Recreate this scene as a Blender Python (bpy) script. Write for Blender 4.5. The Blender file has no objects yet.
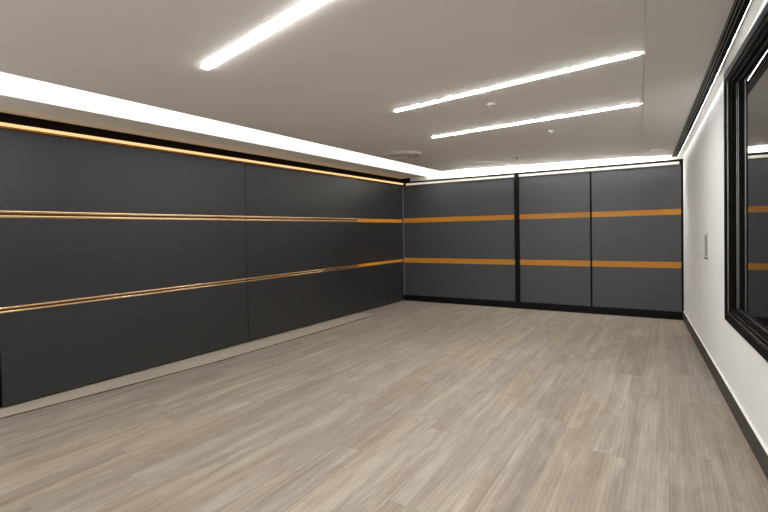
import bpy, bmesh, math
from mathutils import Matrix, Vector
C = bpy.context.scene.collection
R = math.radians

# ------------------------------------------------------------------ camera
CF, CYAW, CPIT, CROL, CX, CY = 450.3102, 0.5665, -0.0194, 0.0195, -36.9387, -15.0826
EYE = Vector((0, 0, 1.45))
Rz = Matrix.Rotation(CYAW, 3, 'Z'); Rx = Matrix.Rotation(CPIT, 3, 'X'); Ry = Matrix.Rotation(CROL, 3, 'Y')
CR = Rz @ Rx @ Ry
cam = bpy.data.cameras.new('camera'); co = bpy.data.objects.new('camera', cam); C.objects.link(co)
r_, f_, u_ = CR.col[0], CR.col[1], CR.col[2]
co.matrix_world = Matrix(((r_[0], u_[0], -f_[0], EYE.x), (r_[1], u_[1], -f_[1], EYE.y), (r_[2], u_[2], -f_[2], EYE.z), (0, 0, 0, 1)))
cam.sensor_width = 36; cam.lens = CF * 36 / 768
cam.shift_x = -CX / 768; cam.shift_y = CY / 768
cam.clip_start = 0.02
bpy.context.scene.camera = co

# ------------------------------------------------------------------ room numbers (metres)
DL, TA = 4.6407, math.tan(0.0724)          # left wall line: x = -DL + y*TA
NX, NY = math.cos(0.0724), -math.sin(0.0724)
DB, DR = 8.558, 0.648                      # back wall, right wall
YF = -1.6                                  # wall behind the camera
ZS = 2.54                                  # soffit over the left wall
ZT = 2.72                                  # top of the light cove
SOF, SLOT = 0.50, 1.03                     # soffit width, cove edge from the left wall
YB = 8.42                                  # back edge of the hung ceiling

def L(y, off, z):
    return Vector((-DL + y * TA + off * NX, y + off * NY, z))
def zr(y):
    y = max(3.0, min(8.6, y))
    return 2.785 - 0.0638 * (y - 3) + 0.0031 * (y - 3) ** 2
def zl(y):
    return 2.55 + 0.05 * max(0, min(1, (y - 3) / 5.4))
def cove_edge(y):
    return 4.64 - (zl(y) - 1.45) / 1.261 * 4.13
def zc(x, y):
    xl = L(y, cove_edge(y), 0).x
    return zl(y) + (zr(y) - zl(y)) * (x - xl) / (0.5 - xl)

# ------------------------------------------------------------------ materials
def new_mat(name):
    m = bpy.data.materials.new(name); m.use_nodes = True
    return m, m.node_tree, m.node_tree.nodes['Principled BSDF']
def mat(name, col, rough=0.5, metal=0.0, var=0.0, scale=8.0, bump=0.0, spec=0.5, ior=1.5, stretch=(1, 1, 1)):
    m, nt, b = new_mat(name)
    b.inputs['Roughness'].default_value = rough; b.inputs['Metallic'].default_value = metal
    b.inputs['Specular IOR Level'].default_value = spec; b.inputs['IOR'].default_value = ior
    tc = nt.nodes.new('ShaderNodeTexCoord'); mp = nt.nodes.new('ShaderNodeMapping'); mp.inputs['Scale'].default_value = stretch
    nt.links.new(tc.outputs['Object'], mp.inputs['Vector'])
    n = nt.nodes.new('ShaderNodeTexNoise'); n.inputs['Scale'].default_value = scale; n.inputs['Detail'].default_value = 5
    nt.links.new(mp.outputs['Vector'], n.inputs['Vector'])
    cr = nt.nodes.new('ShaderNodeValToRGB')
    cr.color_ramp.elements[0].position = 0.3; cr.color_ramp.elements[1].position = 0.7
    cr.color_ramp.elements[0].color = tuple(c * (1 - var) for c in col) + (1,)
    cr.color_ramp.elements[1].color = tuple(min(1, c * (1 + var)) for c in col) + (1,)
    nt.links.new(n.outputs['Fac'], cr.inputs['Fac']); nt.links.new(cr.outputs['Color'], b.inputs['Base Color'])
    if bump:
        bp = nt.nodes.new('ShaderNodeBump'); bp.inputs['Strength'].default_value = bump; bp.inputs['Distance'].default_value = 0.002
        n2 = nt.nodes.new('ShaderNodeTexNoise'); n2.inputs['Scale'].default_value = scale * 25
        nt.links.new(mp.outputs['Vector'], n2.inputs['Vector'])
        nt.links.new(n2.outputs['Fac'], bp.inputs['Height']); nt.links.new(bp.outputs['Normal'], b.inputs['Normal'])
    return m
def emat(name, col, strength):
    m, nt, b = new_mat(name)
    b.inputs['Base Color'].default_value = (0.35, 0.35, 0.35, 1)
    b.inputs['Emission Color'].default_value = col + (1,); b.inputs['Emission Strength'].default_value = strength
    return m
M = {}
M['ceil'] = mat('ceiling_paint', (0.88, 0.86, 0.832), 0.45, var=0.012, scale=1.2, bump=0.03)
M['soffit'] = mat('soffit_paint', (0.88, 0.87, 0.85), 0.6, var=0.01, scale=1.5)
M['white'] = mat('wall_paint', (0.765, 0.772, 0.770), 0.6, var=0.015, scale=2, bump=0.05)
M['cove'] = mat('cove_paint', (0.92, 0.91, 0.89), 0.7, var=0.005)
M['panel'] = mat('charcoal_laminate', (0.0195, 0.020, 0.021), 0.40, var=0.05, scale=3, bump=0.03, ior=1.55)
M['panelb'] = mat('slate_laminate', (0.035, 0.0385, 0.047), 0.45, var=0.05, scale=3, bump=0.03, ior=1.75)
M['black'] = mat('black_lacquer', (0.004, 0.004, 0.004), 0.5, var=0.1, spec=0.15)
M['gap'] = mat('shadow_gap_black', (0.006, 0.004, 0.003), 0.8, var=0.1, spec=0.1)
M['frame'] = mat('black_window_metal', (0.006, 0.0055, 0.005), 0.5, var=0.1, spec=0.03)
M['framelight'] = mat('steel_bead', (0.35, 0.34, 0.32), 0.3, metal=1, var=0.05)
M['brass'] = mat('polished_brass', (0.92, 0.64, 0.36), 0.25, metal=1, var=0.12, scale=2.0, stretch=(1, 0.5, 12))
M['brassdk'] = mat('copper_groove', (0.12, 0.045, 0.010), 0.35, metal=0.6, var=0.2, scale=2)
M['orange'] = mat('amber_strip', (0.64, 0.26, 0.012), 0.42, var=0.06, scale=3, metal=0.0)
M['copper'] = mat('copper_lip', (0.34, 0.14, 0.03), 0.4, metal=0.7, var=0.1)
M['base'] = mat('dark_skirting', (0.024, 0.0215, 0.018), 0.5, var=0.08, scale=3)
M['pale'] = mat('pale_bead', (0.75, 0.74, 0.71), 0.5, var=0.02)
M['greytrim'] = mat('grey_corner_metal', (0.24, 0.23, 0.225), 0.35, metal=0.3, var=0.04)
M['border'] = mat('beige_border_board', (0.40, 0.36, 0.285), 0.5, var=0.06, scale=5, stretch=(1, 0.2, 1))
M['plate'] = mat('white_plastic', (0.78, 0.78, 0.77), 0.35, var=0.01)
M['plategrey'] = mat('grey_insert', (0.33, 0.33, 0.33), 0.4, var=0.03)
M['vent'] = mat('ceiling_vent_paint', (0.66, 0.63, 0.59), 0.3, var=0.02)
M['ventdk'] = mat('vent_throat', (0.10, 0.095, 0.09), 0.6, var=0.05)
M['chrome'] = mat('sprinkler_metal', (0.65, 0.62, 0.58), 0.2, metal=1, var=0.03)
M['slat'] = mat('pale_vent_blade', (0.55, 0.52, 0.47), 0.35, var=0.03)
M['glass'] = mat('night_window_glass', (0.006, 0.007, 0.007), 0.015, spec=0.5, ior=3.2, var=0.0)
E_COVE, E_LIN, E_WARM, E_BACK = 1.6, 54.0, 0.62, 0.30
M['ecove'] = emat('cove_led_glow', (1.0, 0.97, 0.93), E_COVE)
M['ecoveb'] = emat('back_cove_led_glow', (1.0, 0.97, 0.93), 19.0)
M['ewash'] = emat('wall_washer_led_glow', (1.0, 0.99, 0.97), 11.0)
M['elin'] = emat('linear_led_glow', (1.0, 0.985, 0.965), E_LIN)
M['ewarm'] = emat('amber_led_glow', (1.0, 0.57, 0.21), E_WARM)
M['eback'] = emat('warm_white_led_glow', (1.0, 0.85, 0.62), E_BACK)
M['eglare'] = emat('glare_disc_glow', (1.0, 0.95, 0.88), 0.35)  # faint emission imitating a smear of glare

def floor_mat():
    m, nt, b = new_mat('grey_oak_planks')
    N = nt.nodes.new; K = nt.links.new
    tc = N('ShaderNodeTexCoord'); sp = N('ShaderNodeSeparateXYZ')
    rot = N('ShaderNodeVectorRotate'); rot.rotation_type = 'Z_AXIS'; rot.inputs['Angle'].default_value = R(3.0)
    K(tc.outputs['Object'], rot.inputs['Vector'])
    K(rot.outputs[0], sp.inputs[0])
    RH = 0.205
    def m2(op, a, bb=0.0):
        n = N('ShaderNodeMath'); n.operation = op
        for i, q in enumerate((a, bb)):
            if isinstance(q, (int, float)): n.inputs[i].default_value = q
            else: K(q, n.inputs[i])
        return n.outputs[0]
    row = m2('FLOOR', m2('DIVIDE', sp.outputs['X'], RH))
    wn = N('ShaderNodeTexWhiteNoise'); wn.noise_dimensions = '1D'; K(row, wn.inputs['W'])
    ysh = m2('ADD', sp.outputs['Y'], m2('MULTIPLY', wn.outputs['Value'], 7.0))
    sw = N('ShaderNodeCombineXYZ'); K(ysh, sw.inputs['X']); K(sp.outputs['X'], sw.inputs['Y'])
    br = N('ShaderNodeTexBrick'); K(sw.outputs[0], br.inputs['Vector'])
    br.offset = 0.0; br.offset_frequency = 2; br.squash = 1
    br.inputs['Color1'].default_value = (0, 0, 0, 1); br.inputs['Color2'].default_value = (1, 1, 1, 1)
    br.inputs['Mortar'].default_value = (0.5, 0.5, 0.5, 1)
    br.inputs['Scale'].default_value = 1; br.inputs['Mortar Size'].default_value = 0.0016
    br.inputs['Mortar Smooth'].default_value = 0.2
    br.inputs['Brick Width'].default_value = 1.9; br.inputs['Row Height'].default_value = RH
    # every plank shifts the grain pattern
    off = N('ShaderNodeVectorMath'); off.operation = 'MULTIPLY'; K(br.outputs['Color'], off.inputs[0]); off.inputs[1].default_value = (7.3, 13.1, 5.7)
    ad = N('ShaderNodeVectorMath'); ad.operation = 'ADD'; K(rot.outputs[0], ad.inputs[0]); K(off.outputs[0], ad.inputs[1])
    def noise(scale_xyz, detail, rough, dist=0.0):
        mp = N('ShaderNodeMapping'); mp.inputs['Scale'].default_value = scale_xyz; K(ad.outputs[0], mp.inputs['Vector'])
        n = N('ShaderNodeTexNoise'); n.inputs['Scale'].default_value = 1; n.inputs['Detail'].default_value = detail
        n.inputs['Roughness'].default_value = rough; n.inputs['Distortion'].default_value = dist
        K(mp.outputs[0], n.inputs['Vector']); return n
    broad = noise((9, 0.42, 1), 5, 0.6, 1.6)
    fine = noise((24, 1.5, 1), 6, 0.66, 1.6)
    blot = noise((9.0, 2.2, 1), 6, 0.7, 1.2)
    # cathedral figure
    mp = N('ShaderNodeMapping'); mp.inputs['Scale'].default_value = (7.5, 0.30, 1); K(ad.outputs[0], mp.inputs['Vector'])
    wv = N('ShaderNodeTexWave'); wv.wave_type = 'RINGS'; wv.rings_direction = 'Z'
    wv.inputs['Scale'].default_value = 1.6; wv.inputs['Distortion'].default_value = 3.5; wv.inputs['Detail'].default_value = 3; wv.inputs['Detail Scale'].default_value = 1.2
    K(mp.outputs[0], wv.inputs['Vector'])
    def math_(op, a, bb):
        n = N('ShaderNodeMath'); n.operation = op
        for i, q in enumerate((a, bb)):
            if isinstance(q, (int, float)): n.inputs[i].default_value = q
            else: K(q, n.inputs[i])
        return n.outputs[0]
    s = math_('MULTIPLY', broad.outputs['Fac'], 0.44)
    s = math_('ADD', s, math_('MULTIPLY', fine.outputs['Fac'], 0.17))
    s = math_('ADD', s, math_('MULTIPLY', blot.outputs['Fac'], 0.29))
    s = math_('ADD', s, math_('MULTIPLY', wv.outputs['Fac'], 0.04))
    sepc = N('ShaderNodeSeparateColor'); K(br.outputs['Color'], sepc.inputs[0])
    s = math_('ADD', s, math_('MULTIPLY', sepc.outputs[0], 0.055))
    rp = N('ShaderNodeValToRGB'); K(s, rp.inputs['Fac'])
    el = rp.color_ramp.elements
    el[0].position = 0.36; el[0].color = (0.185, 0.151, 0.121, 1)
    el[1].position = 0.66; el[1].color = (0.415, 0.367, 0.315, 1)
    e = el.new(0.50); e.color = (0.272, 0.233, 0.195, 1)
    # seams
    mx = N('ShaderNodeMix'); mx.data_type = 'RGBA'; mx.blend_type = 'MULTIPLY'
    hue = N('ShaderNodeMix'); hue.data_type = 'RGBA'; hue.blend_type = 'MULTIPLY'; hue.inputs[7].default_value = (1.01, 0.95, 0.87, 1)
    pat = noise((1.6, 0.35, 1), 2, 0.5, 0.3)
    rh = N('ShaderNodeMapRange'); rh.inputs['From Min'].default_value = 0.42; rh.inputs['From Max'].default_value = 0.68; K(pat.outputs['Fac'], rh.inputs['Value'])
    K(rh.outputs[0], hue.inputs['Factor']); K(rp.outputs['Color'], hue.inputs[6])
    K(br.outputs['Fac'], mx.inputs['Factor']); K(hue.outputs[2], mx.inputs[6]); mx.inputs[7].default_value = (0.70, 0.66, 0.62, 1)
    K(mx.outputs[2], b.inputs['Base Color'])
    rr = math_('ADD', 0.40, math_('MULTIPLY', fine.outputs['Fac'], 0.2)); K(rr, b.inputs['Roughness'])
    bp = N('ShaderNodeBump'); bp.inputs['Strength'].default_value = 0.12; bp.inputs['Distance'].default_value = 0.003
    h = math_('SUBTRACT', math_('MULTIPLY', fine.outputs['Fac'], 0.5), br.outputs['Fac'])
    K(h, bp.inputs['Height']); K(bp.outputs['Normal'], b.inputs['Normal'])
    b.inputs['Specular IOR Level'].default_value = 0.35
    return m
M['floor'] = floor_mat()

# ------------------------------------------------------------------ mesh helpers
def hexa(bm, p):            # eight corners: bottom ring of four, then top ring of four
    v = [bm.verts.new(q) for q in p]
    for f in ((3, 2, 1, 0), (4, 5, 6, 7), (0, 1, 5, 4), (1, 2, 6, 5), (2, 3, 7, 6), (3, 0, 4, 7)):
        bm.faces.new([v[i] for i in f])
    return v
def box(bm, x0, x1, y0, y1, z0, z1):
    hexa(bm, [Vector(q) for q in ((x0, y0, z0), (x1, y0, z0), (x1, y1, z0), (x0, y1, z0), (x0, y0, z1), (x1, y0, z1), (x1, y1, z1), (x0, y1, z1))])
def lbox(bm, y0, y1, o0, o1, z0, z1):      # a box that runs along the left wall
    hexa(bm, [L(y0, o0, z0), L(y0, o1, z0), L(y1, o1, z0), L(y1, o0, z0), L(y0, o0, z1), L(y0, o1, z1), L(y1, o1, z1), L(y1, o0, z1)])
def lathe(bm, prof, c, n=40):              # revolve (radius, z) about the vertical through c
    rings = []
    for r, z in prof:
        if r < 1e-6: rings.append([bm.verts.new((c[0], c[1], c[2] + z))])
        else: rings.append([bm.verts.new((c[0] + r * math.cos(2 * math.pi * k / n), c[1] + r * math.sin(2 * math.pi * k / n), c[2] + z)) for k in range(n)])
    for a, b in zip(rings, rings[1:]):
        for k in range(n):
            q = [a[k % len(a)], a[(k + 1) % len(a)], b[(k + 1) % len(b)], b[k % len(b)]]
            u = []
            for w in q:
                if w not in u: u.append(w)
            if len(u) > 2: bm.faces.new(u)
def obj(name, bm, m, parent=None, bevel=0.0, smooth=False):
    bmesh.ops.recalc_face_normals(bm, faces=bm.faces)
    if parent is not None:
        bmesh.ops.translate(bm, verts=bm.verts, vec=-world(parent))
    me = bpy.data.meshes.new(name); bm.to_mesh(me); bm.free()
    me.materials.append(M[m])
    o = bpy.data.objects.new(name, me); C.objects.link(o)
    if parent is not None: o.parent = parent
    if smooth:
        for p in me.polygons: p.use_smooth = True
    if bevel:
        b = o.modifiers.new('bevel', 'BEVEL'); b.width = bevel; b.segments = 2; b.limit_method = 'ANGLE'
    return o
def world(o):
    v = Vector((0, 0, 0))
    while o is not None: v += o.location; o = o.parent
    return v
def B(f, *a):
    bm = bmesh.new(); f(bm, *a); return bm
def thing(name, label, cat, loc, group=None):
    o = bpy.data.objects.new(name, None); o.empty_display_size = 0.1; C.objects.link(o); o.location = loc
    o['label'] = label; o['category'] = cat
    if group: o['group'] = group
    return o
def struct(name, bm, m, **k):
    o = obj(name, bm, m, **k); o['kind'] = 'structure'; return o

# ------------------------------------------------------------------ shell
bm = bmesh.new(); box(bm, -5.2, 0.9, YF - 0.1, DB + 0.2, -0.1, 0.0); struct('floor', bm, 'floor')
bm = bmesh.new(); lbox(bm, YF, DB + 0.1, -0.25, -0.11, 0, 2.95); lbox(bm, YF, 1.585, -0.11, -0.004, 0, 2.535); struct('wall_left', bm, 'white')
bm = bmesh.new(); lbox(bm, 1.586, DB + 0.02, -0.109, -0.066, 0, 2.538); struct('trim_6', bm, 'gap')
bm = bmesh.new(); box(bm, -4.35, 0.8, DB + 0.025, DB + 0.16, 0, 2.95); struct('wall_back', bm, 'cove')
bm = bmesh.new(); box(bm, -5.2, 0.9, YF - 0.1, YF, 0, 2.95); struct('wall_rear', bm, 'white')

# right wall with the window opening
WY0, WY1, WZ0, WZ1 = 0.9, 4.765, 0.675, 2.67
bm = bmesh.new()
ia, ib, ja, jb = WY0 + 0.05, WY1 - 0.05, WZ0 + 0.05, WZ1 - 0.05
box(bm, DR, DR + 0.2, YF, ia, 0, 2.95)
box(bm, DR, DR + 0.2, ib, DB + 0.16, 0, 2.95)
box(bm, DR, DR + 0.2, ia, ib, 0, ja)
box(bm, DR, DR + 0.2, ia, ib, jb, 2.95)
bmesh.ops.remove_doubles(bm, verts=bm.verts, dist=1e-5)
struct('wall_right', bm, 'white')

# ceiling: hung slab with its step near the right wall, and the slab over everything
XS = 0.085
def xg(y): return 0.060 + 0.009 * (max(y, 0) - 3)      # the step line in the ceiling
def slab(bm, xa, xb, ya, yb, ny, drop=0.0, th=0.09, nx=6):
    lo, hi = [], []
    for i in range(ny + 1):
        y = ya + (yb - ya) * i / ny
        x0 = xa(y) if callable(xa) else xa
        x1 = xb(y) if callable(xb) else xb
        lo.append([]); hi.append([])
        for j in range(nx + 1):
            x = x0 + (x1 - x0) * j / nx
            z = zc(x, y) - drop
            lo[-1].append(bm.verts.new((x, y, z))); hi[-1].append(bm.verts.new((x, y, z + th)))
    for i in range(ny):
        for j in range(nx):
            bm.faces.new([lo[i][j], lo[i + 1][j], lo[i + 1][j + 1], lo[i][j + 1]])
            bm.faces.new([hi[i][j], hi[i][j + 1], hi[i + 1][j + 1], hi[i + 1][j]])
    for i in range(ny):
        bm.faces.new([lo[i][0], hi[i][0], hi[i + 1][0], lo[i + 1][0]])
        bm.faces.new([lo[i][nx], lo[i + 1][nx], hi[i + 1][nx], hi[i][nx]])
    for j in range(nx):
        bm.faces.new([lo[0][j], lo[0][j + 1], hi[0][j + 1], hi[0][j]])
        bm.faces.new([lo[ny][j], hi[ny][j], hi[ny][j + 1], lo[ny][j + 1]])
bm = bmesh.new()
xleft = lambda y: L(y, cove_edge(y), 0).x
slab(bm, xleft, xg, YF, YB, 40)
slab(bm, lambda y: xg(y) - 0.002, lambda y: xg(y) + 0.012, YF, YB, 40, drop=-0.012, nx=1)
slab(bm, lambda y: xg(y) + 0.010, 0.50, YF, YB, 40, drop=0.012)
slab(bm, 0.50, DR, YF, DB + 0.02, 40, drop=0.012)
box(bm, -5.2, 0.9, YF - 0.1, DB + 0.2, 2.95, 3.05)
struct('ceiling', bm, 'ceil')

# soffit over the left wall (underside grey, its inner face is the wall of the light cove)
bm = bmesh.new(); lbox(bm, YF, DB + 0.02, -0.11, SOF, ZS, ZT + 0.05); struct('trim_1', bm, 'soffit')
# light coves: a glowing diffuser at the top of each recess
t = thing('cove_light', 'long white light cove running beside the left wall, above the amber strip', 'light', L(3.4, 0.75, ZT), 'white light coves around the ceiling')
obj('diffuser', B(lbox, YF, DB - 0.02, SOF + 0.005, SLOT + 0.10, ZT, ZT + 0.03), 'ecove', t)
t = thing('cove_light', 'white light cove across the back, above the three slate panels', 'light', (-1.5, 8.48, ZT), 'white light coves around the ceiling')
bm = bmesh.new(); box(bm, L(YB, SLOT + 0.11, 0).x + 0.03, 0.49, YB - 0.06, DB + 0.02, ZT, ZT + 0.03); obj('diffuser', bm, 'ecoveb', t)

# trims at the foot and corners
bm = bmesh.new(); box(bm, DR - 0.016, DR, YF, DB - 0.05, 0, 0.142); o = struct('baseboard_right', bm, 'base', bevel=0.002)
bm = bmesh.new(); box(bm, DR - 0.016, DR, YF, DB - 0.05, 0.1425, 0.148); bd = obj('top_bead', bm, 'pale', o); bd['label'] = 'pale bead along the top edge'
bm = bmesh.new(); box(bm, -4.045, DR - 0.001, DB - 0.004, DB + 0.018, 0, 0.122); struct('baseboard_back', bm, 'black', bevel=0.002)
bm = bmesh.new(); box(bm, -4.10, DR - 0.001, DB + 0.0185, DB + 0.0245, 0.0, 2.462); struct('trim_2', bm, 'black')      # black backing behind the back panels
bm = bmesh.new(); box(bm, -4.10, DR - 0.001, DB - 0.016, DB + 0.018, 2.436, 2.466); box(bm, -4.10, -3.88, DB - 0.003, DB + 0.018, 2.466, 2.5385); struct('trim_3', bm, 'black')
bm = bmesh.new(); xc = L(DB, -0.022, 0).x; box(bm, xc - 0.010, xc + 0.010, DB - 0.016, DB - 0.006, 0.122, 2.385); struct('trim_4', bm, 'greytrim', bevel=0.003)
# beige border board along the left panels
bm = bmesh.new()
pts = [(1.2, 0.185), (1.53, 0.204), (1.95, 0.245), (2.7, 0.31), (3.54, 0.362), (4.5, 0.366), (5.6, 0.355), (6.86, 0.33)]
hexes = list(zip([(YF, 0.18)] + pts, pts))
for (ya, oa), (yb, ob) in hexes:
    hexa(bm, [L(ya, -0.05, 0.001), L(ya, oa, 0.001), L(yb, ob, 0.001), L(yb, -0.05, 0.001), L(ya, -0.05, 0.008), L(ya, oa, 0.008), L(yb, ob, 0.008), L(yb, -0.05, 0.008)])
bmesh.ops.remove_doubles(bm, verts=bm.verts, dist=1e-5)
o = struct('trim_5', bm, 'border')
bm = bmesh.new()
for (ya, oa), (yb, ob) in hexes:
    hexa(bm, [L(ya, oa + 0.001, 0.001), L(ya, oa + 0.016, 0.001), L(yb, ob + 0.016, 0.001), L(yb, ob + 0.001, 0.001), L(ya, oa + 0.001, 0.004), L(ya, oa + 0.016, 0.004), L(yb, ob + 0.016, 0.004), L(yb, ob + 0.001, 0.004)])
bmesh.ops.remove_doubles(bm, verts=bm.verts, dist=1e-5)
g = obj('edge_joint', bm, 'base', o); g['label'] = 'dark joint along the outer edge'

# ------------------------------------------------------------------ left panels
ZB0, ZTOP = 0.022, 2.386
LB = (0.818, 0.868); UB = (1.628, 1.690)          # brass channels
def left_panel(y0, y1, label, o1=0.0, brass=True, z0=ZB0):
    g = 0.004
    t = thing('wall_panel', label, 'wall panel', L((y0 + y1) / 2, o1 - 0.02, 0), 'dark panels on the left wall')
    for za, zb in ((z0, LB[0]), (LB[1], UB[0]), (UB[1], ZTOP)):
        obj('board', B(lbox, y0 + g, y1 - g, o1 - 0.034, o1, za + 0.001, zb - 0.001), 'panel', t, bevel=0.0015)
    for za, zb in (LB, UB):
        if brass:
            h = zb - za
            s = obj('brass_channel', B(lbox, y0 + g, y1 - g, o1 - 0.034, o1 - 0.020, za, zb), 'brassdk', t)
            s['label'] = 'brass channel'
            obj('lip', B(lbox, y0 + g, y1 - g, o1 - 0.0199, o1 + 0.004, zb - 0.34 * h, zb), 'brass', s, bevel=0.004)
            obj('lip', B(lbox, y0 + g, y1 - g, o1 - 0.0199, o1 + 0.006, za, za + 0.34 * h), 'brass', s, bevel=0.004)
        else:
            s = obj('amber_strip', B(lbox, y0 + g, y1 - g, o1 - 0.034, o1 - 0.003, za - 0.004, zb + 0.004), 'orange', t)
            s['label'] = 'amber strip'
    return t
left_panel(1.616, 4.320, 'large charcoal panel with brass channels, nearest on the left, cut by the left edge of the photo')
left_panel(4.320, 6.890, 'charcoal panel with brass channels, the middle one of the left wall')
left_panel(6.894, 8.530, 'narrow set-back charcoal panel with flat amber strips, in the back left corner', o1=-0.03, brass=False, z0=0.004)

# amber light strip above the left panels
t = thing('light_strip', 'glowing amber light strip along the top of the left panels', 'light', L(5, -0.02, 2.35))
obj('diffuser', B(lbox, 1.60, 8.53, -0.030, 0.012, 2.408, 2.440), 'ewarm', t, bevel=0.01)
hs = obj('copper_lip', B(lbox, 1.60, 6.89, -0.030, 0.016, 2.388, 2.4075), 'copper', t, bevel=0.004); hs['label'] = 'copper lip under the light'

# ------------------------------------------------------------------ back panels
BL = (0.797, 0.893); BU = (1.621, 1.712)
def back_panel(x0, x1, label):
    t = thing('wall_panel', label, 'wall panel', ((x0 + x1) / 2, DB, 0.122), 'slate panels on the back wall')
    for za, zb in ((0.124, BL[0]), (BL[1], BU[0]), (BU[1], 2.383)):
        obj('board', B(box, x0, x1, DB, DB + 0.018, za + 0.001, zb - 0.001), 'panelb', t, bevel=0.002)
    for za, zb in (BL, BU):
        s = obj('amber_strip', B(box, x0, x1, DB + 0.003, DB + 0.018, za, zb), 'orange', t); s['label'] = 'amber strip'
back_panel(-4.045, -1.826, 'wide slate panel with two amber strips, left of the black post')
back_panel(-1.738, -0.612, 'slate panel with two amber strips, just right of the black post')
back_panel(-0.584, 0.618, 'slate panel with two amber strips, beside the white right wall')
t = obj('post', B(box, -1.815, -1.747, DB - 0.03, DB + 0.018, 0.123, 2.437), 'black', bevel=0.003)
t['label'] = 'tall narrow black post between the two left panels of the back wall'; t['category'] = 'post'
def back_strip(x0, x1, label):
    t = thing('light_strip', label, 'light', ((x0 + x1) / 2, DB, 2.385), 'pale light strips above the back panels')
    obj('diffuser', B(box, x0, x1, DB - 0.010, DB + 0.018, 2.392, 2.432), 'eback', t, bevel=0.006)
    obj('housing', B(box, x0, x1, DB - 0.012, DB + 0.018, 2.3845, 2.3915), 'greytrim', t)
back_strip(-3.97, -1.822, 'pale light strip above the back panel left of the black post')
back_strip(-1.740, 0.60, 'pale light strip above the two panels right of the black post')

# ------------------------------------------------------------------ linear ceiling lights
def linear_light(a, b, w, h, label):
    a = Vector((a[0], a[1], 0)); b = Vector((b[0], b[1], 0)); d = (b - a).normalized(); n = Vector((-d.y, d.x, 0))
    mid = (a + b) / 2; mid.z = zc(mid.x, mid.y)
    t = thing('linear_light', label, 'ceiling light', mid, 'slim linear lights in the ceiling')
    def bar(bm, s0, s1, n0, n1, lo, hi):
        P = []
        for zz in (lo, hi):
            for (s, q) in ((s0, n0), (s1, n0), (s1, n1), (s0, n1)):
                p = a + (b - a) * s + d * 0 + n * q
                p.z = zc(p.x, p.y) + zz; P.append(p)
        hexa(bm, P)
    ll = (b - a).length
    bm = bmesh.new(); rows = []
    for sg in (0, 1):
        rr = []
        for k in range(9):
            an = math.pi * k / 8
            q = a + (b - a) * sg + n * (-w / 2 * math.cos(an)); q.z = zc(q.x, q.y) - 0.0012 - h * math.sin(an)
            rr.append(bm.verts.new(q))
        rows.append(rr)
    for k in range(8): bm.faces.new([rows[0][k], rows[0][k + 1], rows[1][k + 1], rows[1][k]])
    bm.faces.new([rows[0][0], rows[0][8], rows[1][8], rows[1][0]])
    bm.faces.new(rows[0]); bm.faces.new(rows[1])
    obj('diffuser', bm, 'elin', t)
    bm = bmesh.new(); e = 0.006
    bar(bm, -e / ll, 1 + e / ll, -w / 2 - e, -w / 2, -0.0011, -0.0002)
    bar(bm, -e / ll, 1 + e / ll, w / 2, w / 2 + e, -0.0011, -0.0002)
    bar(bm, -e / ll, 0, -w / 2, w / 2, -0.0011, -0.0002)
    bar(bm, 1, 1 + e / ll, -w / 2, w / 2, -0.0011, -0.0002)
    obj('frame', bm, 'pale', t)

def ray(x, y):
    return CR @ Vector((x - 384 - CX, CF, -(y - 256 - CY)))
def on_ceiling(x, y):          # the point of the ceiling a photo position looks at
    d = ray(x, y); t = (2.6 - EYE.z) / d.z
    for _ in range(40):
        p = EYE + d * t; t = (zc(p.x, p.y) - EYE.z) / d.z
    return EYE + d * t
pa, pb = on_ceiling(205.5, 67.5), on_ceiling(319.5, 0)
pe = pa + (pb - pa) * ((XS - 0.03 - pa.x) / (pb.x - pa.x))
linear_light(pa, pe, 0.070, 0.008, 'nearest and widest linear ceiling light, running out of the top of the photo')
pa, pb = on_ceiling(396, 111), on_ceiling(639.0, 53.2)
linear_light(pa, pb, 0.052, 0.006, 'slim linear ceiling light between the nearest one and the farthest one')
pa, pb = on_ceiling(433, 137.2), on_ceiling(638.5, 104)
linear_light(pa, pb, 0.052, 0.006, 'farthest slim linear ceiling light, closest to the back panels')

linear_light((-2.75, -0.55), (0.05, -1.05), 0.064, 0.009, 'added unseen linear light behind the camera that brightens the ceiling')  # extra lamp added out of view to raise the ceiling brightness

# ------------------------------------------------------------------ small things in the ceiling
p = on_ceiling(402, 153.5)
t = thing('ceiling_vent', 'round ceiling air vent near the left light cove', 'vent', p)
obj('rim', B(lathe, [(0.27, 0.0), (0.285, -0.020), (0.262, -0.046), (0.225, -0.030), (0.215, 0.0)], p), 'vent', t, smooth=True)
obj('throat', B(lathe, [(0.0, -0.002), (0.214, -0.002), (0.214, 0.0)], p), 'ventdk', t)
obj('cone', B(lathe, [(0.18, -0.003), (0.175, -0.03), (0.12, -0.042), (0.10, -0.004)], p), 'vent', t, smooth=True)
obj('cone', B(lathe, [(0.075, -0.003), (0.07, -0.045), (0.0, -0.052)], p), 'vent', t, smooth=True)
p = on_ceiling(491, 104)
t = thing('smoke_detector', 'small round detector in the ceiling between two linear lights', 'detector', p)
obj('base', B(lathe, [(0.048, 0.0), (0.048, -0.012), (0.040, -0.016), (0.0, -0.016)], p, 28), 'vent', t, smooth=True)
obj('dome', B(lathe, [(0.030, -0.0165), (0.026, -0.026), (0.015, -0.031), (0.0, -0.032)], p, 28), 'plategrey', t, smooth=True)
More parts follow.
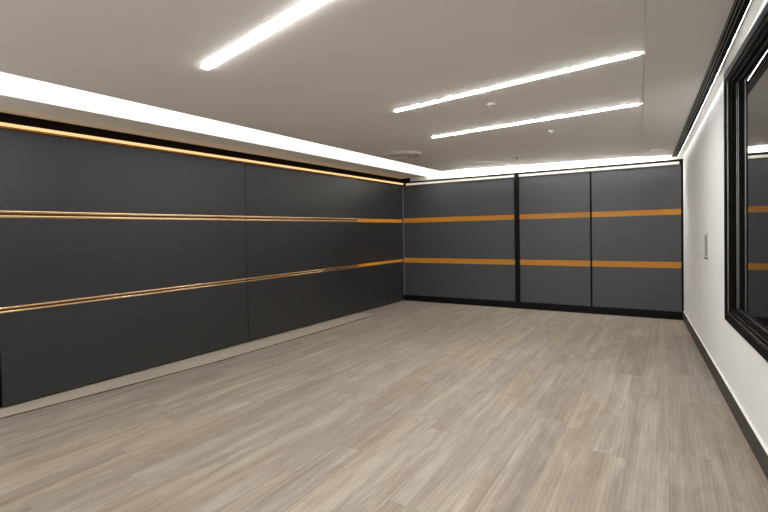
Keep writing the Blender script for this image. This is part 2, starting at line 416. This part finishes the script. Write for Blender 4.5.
def sprinkler(x, y, label, m, k=1.0):
    p = on_ceiling(x, y)
    t = thing('sprinkler', label, 'sprinkler', p, 'sprinkler heads in the ceiling')
    obj('collar', B(lathe, [(0.036 * k, 0.0), (0.034 * k, -0.006), (0.0, -0.008)], p, 24), m, t, smooth=True)
    obj('body', B(lathe, [(0.010 * k, -0.008), (0.010 * k, -0.020), (0.0, -0.021)], p, 16), m, t, smooth=True)
    obj('deflector', B(lathe, [(0.0, -0.0212), (0.026 * k, -0.0215), (0.026 * k, -0.025), (0.0, -0.028)], p, 20), m, t)
sprinkler(551, 130, 'shiny sprinkler head just behind the farthest linear light', 'chrome')
sprinkler(517, 157.5, 'tiny dark sprinkler head in the ceiling above the black post', 'base', 0.55)
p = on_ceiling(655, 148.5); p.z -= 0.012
t = thing('glare_disc', 'small pale glowing disc imitating glare on the ceiling by the back right corner', 'ceiling light', p)  # ringed glowing disc stands in for a patch of glare on the ceiling
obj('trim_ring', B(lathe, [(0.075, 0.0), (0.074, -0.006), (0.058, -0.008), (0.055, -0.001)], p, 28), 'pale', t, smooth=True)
obj('lens', B(lathe, [(0.0, -0.003), (0.054, -0.003), (0.054, 0.0)], p, 28), 'eglare', t)

# long black slot vent along the right edge of the ceiling
t = thing('slot_vent', 'long black slot vent along the right edge of the ceiling', 'vent', (0.545, 3.5, zc(0.545, 3.5) - 0.012))
def run(bm, x0, x1, lo, hi, ya=YF + 0.01, yb=DB - 0.012, n=30):
    ring = []
    for i in range(n + 1):
        y = ya + (yb - ya) * i / n
        ring.append([bm.verts.new((x, y, zc(x, y) - 0.012 + dz)) for x, dz in ((x0, lo), (x1, lo), (x1, hi), (x0, hi))])
    for a, b in zip(ring, ring[1:]):
        for k in range(4): bm.faces.new([a[k], a[(k + 1) % 4], b[(k + 1) % 4], b[k]])
    bm.faces.new(ring[0]); bm.faces.new(ring[-1])
obj('body', B(run, 0.502, 0.590, -0.008, -0.0005), 'black', t)
obj('fin', B(run, 0.5745, 0.5775, -0.0150, -0.0082), 'black', t)
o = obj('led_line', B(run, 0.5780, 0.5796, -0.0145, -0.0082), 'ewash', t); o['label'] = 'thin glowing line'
for x in (0.506, 0.524, 0.545):
    o = obj('blade', B(run, x, x + 0.0030, -0.0095, -0.0082), 'slat', t); o['label'] = 'pale blade'

# ------------------------------------------------------------------ window
w = bpy.data.objects.new('window_1', None); C.objects.link(w); w.location = (DR, (WY0 + WY1) / 2, WZ0); w['kind'] = 'structure'
def ring4(bm, y0, y1, z0, z1, t, x0, x1):
    box(bm, x0, x1, y0, y0 + t, z0, z1); box(bm, x0, x1, y1 - t, y1, z0, z1)
    box(bm, x0, x1, y0 + t, y1 - t, z0, z0 + t); box(bm, x0, x1, y0 + t, y1 - t, z1 - t, z1)
def sub(d): return WY0 + d, WY1 - d, WZ0 + d, WZ1 - d
obj('casing', B(ring4, *sub(0.0), 0.062, DR - 0.022, DR - 0.0005), 'frame', w, bevel=0.006)
obj('inner_casing', B(ring4, *sub(0.0505), 0.030, DR + 0.0, DR + 0.0115), 'frame', w, bevel=0.004)
o = obj('bead', B(ring4, *sub(0.0625), 0.005, DR - 0.010, DR - 0.0006), 'framelight', w, bevel=0.001); o['label'] = 'thin steel bead'
obj('sash', B(ring4, *sub(0.0806), 0.026, DR + 0.012, DR + 0.070), 'frame', w, bevel=0.004)
o = obj('sash_bead', B(ring4, *sub(0.1067), 0.004, DR + 0.040, DR + 0.046), 'framelight', w); o['label'] = 'thin steel bead'
obj('pane', B(box, DR + 0.048, DR + 0.058, WY0 + 0.1068, WY1 - 0.1068, WZ0 + 0.1068, WZ1 - 0.1068), 'glass', w)

# ------------------------------------------------------------------ on the right wall
t = thing('wall_control', 'narrow grey and white control plate on the white right wall', 'wall control', (DR, 5.95, 1.10))
obj('plate', B(box, DR - 0.006, DR - 0.0003, 5.83, 6.09, 1.095, 1.385), 'plate', t, bevel=0.003)
obj('insert', B(box, DR - 0.014, DR - 0.0063, 5.885, 6.035, 1.130, 1.350), 'plategrey', t, bevel=0.003)
o = obj('button', B(box, DR - 0.018, DR - 0.0063, 5.88, 6.04, 1.102, 1.114), 'base', t, bevel=0.002); o['label'] = 'dark lower button bar'
t = thing('wall_socket', 'small white socket plate low on the right wall near the back corner', 'socket', (DR, 7.88, 0.40))
obj('plate', B(box, DR - 0.008, DR - 0.0003, 7.81, 7.95, 0.400, 0.525), 'plate', t, bevel=0.003)
obj('insert', B(box, DR - 0.0105, DR - 0.0083, 7.84, 7.92, 0.43, 0.495), 'vent', t, bevel=0.001)

# ------------------------------------------------------------------ world and view
wd = bpy.data.worlds.new('night'); bpy.context.scene.world = wd; wd.use_nodes = True
wd.node_tree.nodes['Background'].inputs[0].default_value = (0.01, 0.011, 0.013, 1)
wd.node_tree.nodes['Background'].inputs[1].default_value = 0.2
vs = bpy.context.scene.view_settings
vs.view_transform = 'Standard'; vs.look = 'None'; vs.gamma = 1; vs.use_curve_mapping = False; vs.exposure = 0.82
